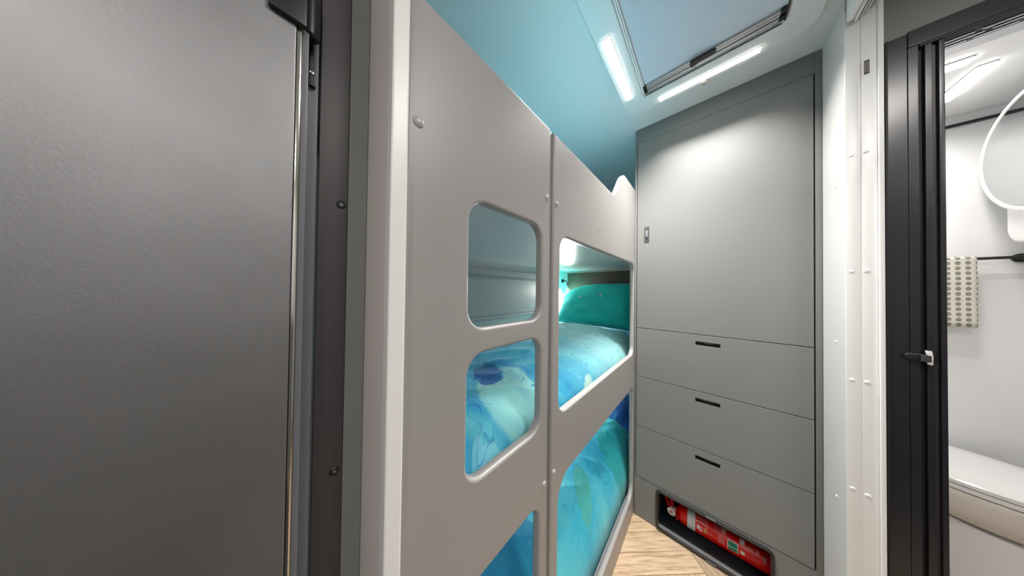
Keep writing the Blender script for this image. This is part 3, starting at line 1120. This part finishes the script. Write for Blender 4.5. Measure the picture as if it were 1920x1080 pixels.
# hinge cover on the door's top corner, hinge arm and pin
bm = bmesh.new()
add_box(bm, (FX - .001, -.0170, 1.4640), (FX + .0060, .0130, 1.520), .0025, 3)
bmesh_link('hinge_cover', bm, 'black', fr)
bm = bmesh.new()
add_lathe(bm, (FX - .012, .0158, 1.468), (0, 0, 1), [(0, 0), (.0006, .0062), (.003, .0085), (.010, .0090), (.060, .0090)], 24)
bmesh_link('hinge_barrel', bm, 'black', fr)
box('hinge_plate', (-.3720, .0165, 1.424), (-.3665, .0228, 1.520), 'black', fr, bevel=.0008)
bm = bmesh.new()
add_lathe(bm, (-.3665, .0188, 1.440), (1, 0, 0), [(0, .0022), (.001, .002), (.0014, 0)], 12)
bmesh_link('screw', bm, 'chrome', fr)

# cabinet surround beside and above the fridge
sur = tag(box('cabinet_stile', (-.95, .0585, FL + .001), (-.3715, .0810, CE - .001), 'green', bevel=.001), 'narrow grey-green cabinet stile between fridge frame and white bulkhead', 'cabinet panel')
tag(box('added_overhead_cupboard', (-1.0, -.60, 1.625), (-.372, .0580, CE - .001), 'green', bevel=.002), 'unseen grey cupboard added above the fridge', 'cupboard')  # unseen, added beyond the frame; shapes light and reflections

# ================================================================== BATHROOM
BY1, BCE, BRX = 2.10, 2.000, .985
struct(box('wall_bathroom_end', (.343, BY1, FL), (1.70, BY1 + .04, CE), 'bwall', bevel=0), 'white glossy bathroom end wall behind towel rail', 'wall')
struct(box('wall_bathroom_side', (BRX, 1.125, FL), (BRX + .04, BY1, CE), 'bwall', bevel=0), 'white bathroom side wall carrying the round mirror', 'wall')
struct(box('wall_bathroom_lining', (.3432, 1.125, FL), (.348, BY1, CE), 'bwall', bevel=0), 'white bathroom wall lining', 'wall')
struct(box('ceiling_bathroom', (.348, 1.125, BCE), (BRX, BY1, CE - .0005), 'bwall', bevel=0), 'glossy white bathroom ceiling', 'ceiling')
struct(box('floor_bathroom', (.348, 1.125, FL - .003), (BRX, BY1, FL + .004), 'vinyl', bevel=0), 'beige vinyl bathroom floor', 'floor')
struct(box('wall_bathroom_front', (.3460, 1.102, 1.8345), (1.70, 1.125, CE - .0005), 'green', bevel=0), 'grey-green panel above the black bathroom door frame', 'wall')
struct(box('wall_bathroom_front_side', (.985, 1.102, FL), (1.70, 1.125, 1.834), 'green', bevel=0), 'grey-green wall beside the bathroom door', 'wall')
box_ = struct(box('trim_3', (.349, BY1 - .012, 1.950), (BRX, BY1 - .0005, 1.9615), 'black', bevel=.001), 'black strip along the top of the bathroom end wall', 'trim')

# black aluminium door frame with the folded sliding screen
df = empty('door_1', (.39, 1.095, FL), 'black aluminium frame of the sliding bathroom door', 'door')
df['kind'] = 'structure'
ZT = 1.8440
box('jamb_edge', (.3458, 1.080, FL + .001), (.3495, 1.101, ZT), 'darkgap', df, bevel=.0006)
box('jamb_face', (.3497, 1.083, FL + .001), (.3765, 1.101, ZT), 'blackmetal', df, bevel=.0012)
box('jamb_strip', (.3772, 1.084, FL + .001), (.3910, 1.101, 1.8060), 'blackmetal', df, bevel=.0012)
box('screen_gap', (.3911, 1.094, FL + .001), (.3985, 1.101, 1.805), 'darkgap', df, bevel=0)
box('screen_stile', (.3990, 1.085, FL + .001), (.4082, 1.101, 1.803), 'blackmetal', df, bevel=.0012)
box('screen_channel', (.4083, 1.0945, FL + .001), (.4160, 1.101, 1.803), 'fridgeframe', df, bevel=0)
box('screen_edge', (.4161, 1.086, FL + .001), (.4232, 1.101, 1.803), 'blackmetal', df, bevel=.0012)
box('header', (.3772, 1.0822, 1.8065), (.985, 1.101, 1.8480), 'blackmetal', df, bevel=.0012)
box('header_lip', (.3920, 1.083, 1.7985), (.985, 1.101, 1.8060), 'darkgap', df, bevel=0)
lz = 1.0145
bm = bmesh.new()
me = plate_mesh('latch', [[(.3655, lz + .001), (.3690, lz + .007), (.3750, lz + .0095), (.3960, lz + .0085), (.3990, lz - .009), (.3860, lz - .0085), (.3740, lz - .0075), (.3680, lz - .004)]], .010, .002, frame_XZ(1.0785))
la = link('latch', me, 'black', df)
me = plate_mesh('latch_tab', [rrect(.3865, lz - .0088, .3988, lz + .0080, .0015)], .004, .001, frame_XZ(1.0715))
link('latch_tab', me, 'fridgeframe', la)
me = plate_mesh('latch_catch', [[(.3945, lz + .0185), (.4030, lz + .0180), (.4045, lz + .004), (.4040, lz - .0165), (.3965, lz - .0150), (.3985, lz - .002)]], .003, .0006, frame_XZ(1.0815))
link('latch_catch', me, 'white', df)
box('latch_keep', (.4090, 1.0925, lz - .012), (.4165, 1.0945, lz + .012), 'darkgap', df, bevel=0)

# bathroom roof vent with slots, and light bars
vent = empty('bathroom_hatch', (.62, 1.45, BCE), 'bathroom roof hatch with dark slotted rail behind the door header', 'roof hatch')
plate('surround', [rrect(.42, 1.15, .86, 1.535, .02)], .008, 'steel', vent, bevel=.001, mtx=frame_XY(BCE - .0045))
vb = box('slot_rail', (.46, 1.428, BCE - .0125), (.690, 1.480, BCE - .0085), 'black', vent, bevel=.0008)
for i, y_ in enumerate((1.434, 1.449, 1.464)):
    for k in range(3):
        x0 = .47 + k * .072 + (i % 2) * .02
        box('slat', (x0, y_, BCE - .0155), (x0 + .062, y_ + .006, BCE - .0125), 'steel', vb, bevel=.0005)
for lab_, q in (('white light bar running along the bathroom ceiling towards the end wall', (.712, 1.690, .748, 1.90)), ('short white light bar crossing the bathroom ceiling by the hatch', (.56, 1.605, .675, 1.640))):
    lb = empty('ceiling_light', ((q[0] + q[2]) / 2, (q[1] + q[3]) / 2, BCE), lab_, 'light', 'bathroom light bars')
    plate('housing', [rrect(q[0] - .002, q[1] - .002, q[2] + .002, q[3] + .002, .008)], .004, 'gwhite', lb, bevel=.001, mtx=frame_XY(BCE - .0025))
    plate('diffuser', [rrect(*q, .007)], .006, 'bled', lb, bevel=.002, mtx=frame_XY(BCE - .0072))
    beam(lb, q, BCE - .0108, BATH_WATT, 150)

# round mirror on a white cabinet
cabm = tag(plate('mirror_cabinet', [rrect(1.60, 1.375, 1.985, 1.80, .060)], .100, 'gwhite', bevel=.012, mtx=frame_YZ(BRX - .0505)), 'white rounded bathroom cabinet under the round mirror', 'cabinet')
mir = empty('round_mirror', (.87, 1.80, 1.50), 'large round bathroom mirror with white rim', 'mirror')
bm = bmesh.new()
MC = (BRX - .1010, 1.818, 1.718)
add_lathe(bm, MC, (-1, 0, 0), [(0, .236), (.010, .238), (.018, .234), (.020, .228), (.020, .220), (.015, .218), (.015, 0)], 72)
bmesh_link('rim', bm, 'gwhite', mir)
bm = bmesh.new()
add_lathe(bm, (MC[0] - .0152, MC[1], MC[2]), (-1, 0, 0), [(0, .2175), (.0025, .2170), (.0025, 0)], 72)
bmesh_link('glass', bm, 'mirror', mir)

# towel rail with its patterned towel
rl = empty('towel_rail', (.70, BY1 - .05, 1.31), 'black towel rail on the bathroom end wall', 'towel rail')
RZ, RYY = 1.332, BY1 - .050
bm = bmesh.new()
add_cyl(bm, (.60, RYY, RZ), (.970, RYY, RZ), .0062, seg=16)
bmesh_link('bar', bm, 'black', rl)
for x_ in (.605, .962):
    bm = bmesh.new()
    add_lathe(bm, (x_, BY1 - .0005, RZ), (0, -1, 0), [(0, .018), (.006, .018), (.010, .010), (.040, .010), (.050, .015), (.062, .015), (.065, .010), (.065, 0)], 24)
    bmesh_link('bracket', bm, 'black', rl)
# towel: cream cloth folded over the bar, printed leaf rows
g = G('leaf_print_towel')
uvn = g.n('UVMap')
sp = g.n('SeparateXYZ')
g.l(uvn.outputs['UV'], sp.inputs[0])


def cell(sock, period, shift=0.):
    a = g.math('ADD', sock, shift)
    a = g.math('DIVIDE', a, period)
    return g.math('SUBTRACT', g.math('FRACT', a), .5)


cu = cell(sp.outputs['X'], .0215)
cv = cell(sp.outputs['Y'], .0228)
d2 = g.math('ADD', g.math('POWER', g.math('MULTIPLY', cu, 3.1), 2.), g.math('POWER', g.math('MULTIPLY', cv, 2.7), 2.))
leaf = g.ramp(d2, [(.80, (1, 1, 1)), (1.0, (0, 0, 0))])
vein = g.ramp(g.math('ABSOLUTE', cv), [(.03, (0, 0, 0)), (.06, (1, 1, 1))])
stem = g.ramp(g.math('ABSOLUTE', g.math('SUBTRACT', g.math('ABSOLUTE', cv), .44)), [(.012, (1, 1, 1)), (.03, (0, 0, 0))])
cc = g.mix(g.math('MULTIPLY', stem, .35), (.78, .75, .66), (.42, .40, .32))
cc = g.mix(g.math('MULTIPLY', g.math('MULTIPLY', leaf, g.math('ADD', g.math('MULTIPLY', vein, .4), .6)), .95), cc, (.20, .20, .15))
g.l(cc, g.b.inputs['Base Color'])
g.b.inputs['Roughness'].default_value = .9
bm = bmesh.new()
uvl = bm.loops.layers.uv.new('UVMap')
path = []
for i in range(13):
    path.append((RYY - .0085 - .001 * math.sin(i), 1.030 + (RZ - 1.030) * i / 12))
for i in range(1, 8):
    a = math.pi * i / 8
    path.append((RYY - .0085 * math.cos(a), RZ + .0085 * math.sin(a)))
for i in range(13):
    path.append((RYY + .0090, RZ - (RZ - 1.10) * i / 12))
TX0, TX1 = .72, .856
cols = 10
rowsv, s = [], 0
for k, (y_, z_) in enumerate(path):
    if k:
        s += math.hypot(y_ - path[k - 1][0], z_ - path[k - 1][1])
    rowsv.append((s, [bm.verts.new((TX0 + (TX1 - TX0) * c / cols, y_ - .0015 * math.sin(c * 1.3) * (1 - k / len(path)), z_)) for c in range(cols + 1)]))
for (s0, a), (s1, b) in zip(rowsv, rowsv[1:]):
    for c in range(cols):
        f = bm.faces.new((a[c], a[c + 1], b[c + 1], b[c]))
        for lp, uv in zip(f.loops, ((c, s0), (c + 1, s0), (c + 1, s1), (c, s1))):
            lp[uvl].uv = ((TX1 - TX0) * uv[0] / cols, uv[1])
me = bpy.data.meshes.new('hand_towel')
bm.to_mesh(me)
bm.free()
tw = tag(link('hand_towel', me, g.m, ang=80), 'cream towel with grey leaf rows folded over the black rail', 'towel')
md = tw.modifiers.new('thickness', 'SOLIDIFY')
md.thickness = .003
md.offset = 1


# toilet: swivel bowl seen from the side
def outline(t, sx=1., sy=1., dx=0.):
    """egg outline, tip towards -x; t in 0..1"""
    a = 2 * math.pi * t
    c, s_ = math.cos(a), math.sin(a)
    x = .235 * math.copysign(abs(c) ** .85, c)
    y = .190 * math.copysign(abs(s_) ** .75, s_) * (1 - .12 * (x < 0) * (-x / .235))
    return x * sx + dx, y * sy


def loft(name, rings, material, parent, mtx, n=56):
    bm = bmesh.new()
    R_ = []
    for (z, sx, sy, dx) in rings:
        R_.append([bm.verts.new(mtx @ Vector((*outline(i / n, sx, sy, dx), z))) for i in range(n)])
    for a, b in zip(R_, R_[1:]):
        for i in range(n):
            j = (i + 1) % n
            bm.faces.new((a[i], a[j], b[j], b[i]))
    bm.faces.new(R_[0])
    bm.faces.new(R_[-1])
    return bmesh_link(name, bm, material, parent, ang=40)


TM = Matrix.Translation((.740, 1.868, 0)) @ Matrix.Rotation(math.radians(-26), 4, 'Z')
toi = empty('toilet', (.74, 1.868, FL), 'white toilet with closed lid under the towel rail', 'toilet')
lidm = loft('lid', [(.478, .985, .985, 0), (.481, 1.0, 1.0, 0), (.492, 1.0, 1.0, 0), (.499, .96, .95, 0), (.506, .80, .80, 0), (.511, .5, .5, 0), (.512, .1, .1, 0)], 'gwhite', toi, TM)
loft('seat', [(.458, .975, .975, 0), (.461, .995, .995, 0), (.472, .995, .995, 0), (.4745, .975, .975, 0)], 'gwhite', toi, TM)
loft('bowl', [(.318, .35, .42, .05), (.325, .60, .66, .03), (.350, .80, .84, .015), (.390, .92, .93, .005), (.430, .98, .975, 0), (.450, .99, .985, 0), (.4545, .97, .97, 0)], 'ceramic', toi, TM)
loft('base', [(FL + .0045, .72, .86, .06), (FL + .03, .70, .84, .06), (.20, .62, .76, .06), (.318, .56, .70, .06)], 'gwhite', toi, TM)

# ================================================================== fill lamps added in the hallway, out of view
for i, (x_, y_) in enumerate(((.55, .35), (.45, -.75), (1.2, -.4))):
    cl = empty('ceiling_light', (x_, y_, CE), ('added unseen fill light in the hallway by the bathroom door', 'added unseen fill light at the back of the hallway', 'added unseen fill light by the outer wall')[i], 'light', 'added hallway fill lights')
    bm = bmesh.new()
    add_lathe(bm, (x_, y_, CE - .0005), (0, 0, -1), [(0, .118), (.012, .118), (.016, .112), (.012, .108), (.012, 0)], 40)
    bmesh_link('housing', bm, 'gwhite', cl)
    bm = bmesh.new()
    add_lathe(bm, (x_, y_, CE - .0128), (0, 0, -1), [(0, .1075), (.003, .107), (.005, .09), (.006, 0)], 40)
    bmesh_link('diffuser', bm, 'fill_led', cl)

# unseen low cupboard, added so the fridge door reflects something dark
kc = empty('added_low_cupboard', (1.42, -.8, FL), 'unseen low grey cupboard added for the fridge to reflect', 'cupboard')
box('body', (1.15, -1.63, FL + .001), (1.695, .25, .90), 'green', kc, bevel=.003)
box('worktop', (1.13, -1.64, .9005), (1.698, .26, .935), 'fridgeframe', kc, bevel=.003)
for i in range(3):
    d_ = box('door', (1.134, -1.60 + i * .61, .10), (1.149, -1.01 + i * .61, .88), 'cab', kc, bevel=.002)
    box('handle', (1.128, -1.36 + i * .61, .83), (1.134, -1.26 + i * .61, .845), 'black', d_, bevel=.001)

tag(box('added_dark_mat', (.02, -.86, FL + .0002), (1.08, .12, FL + .012), mat('charcoal_mat_pile', (.035, .037, .042), .95, noise_bump=(600, .4)), bevel=.004), 'unseen charcoal mat added to darken the lower fridge door', 'mat')  # unseen mat, added to darken what the fridge reflects
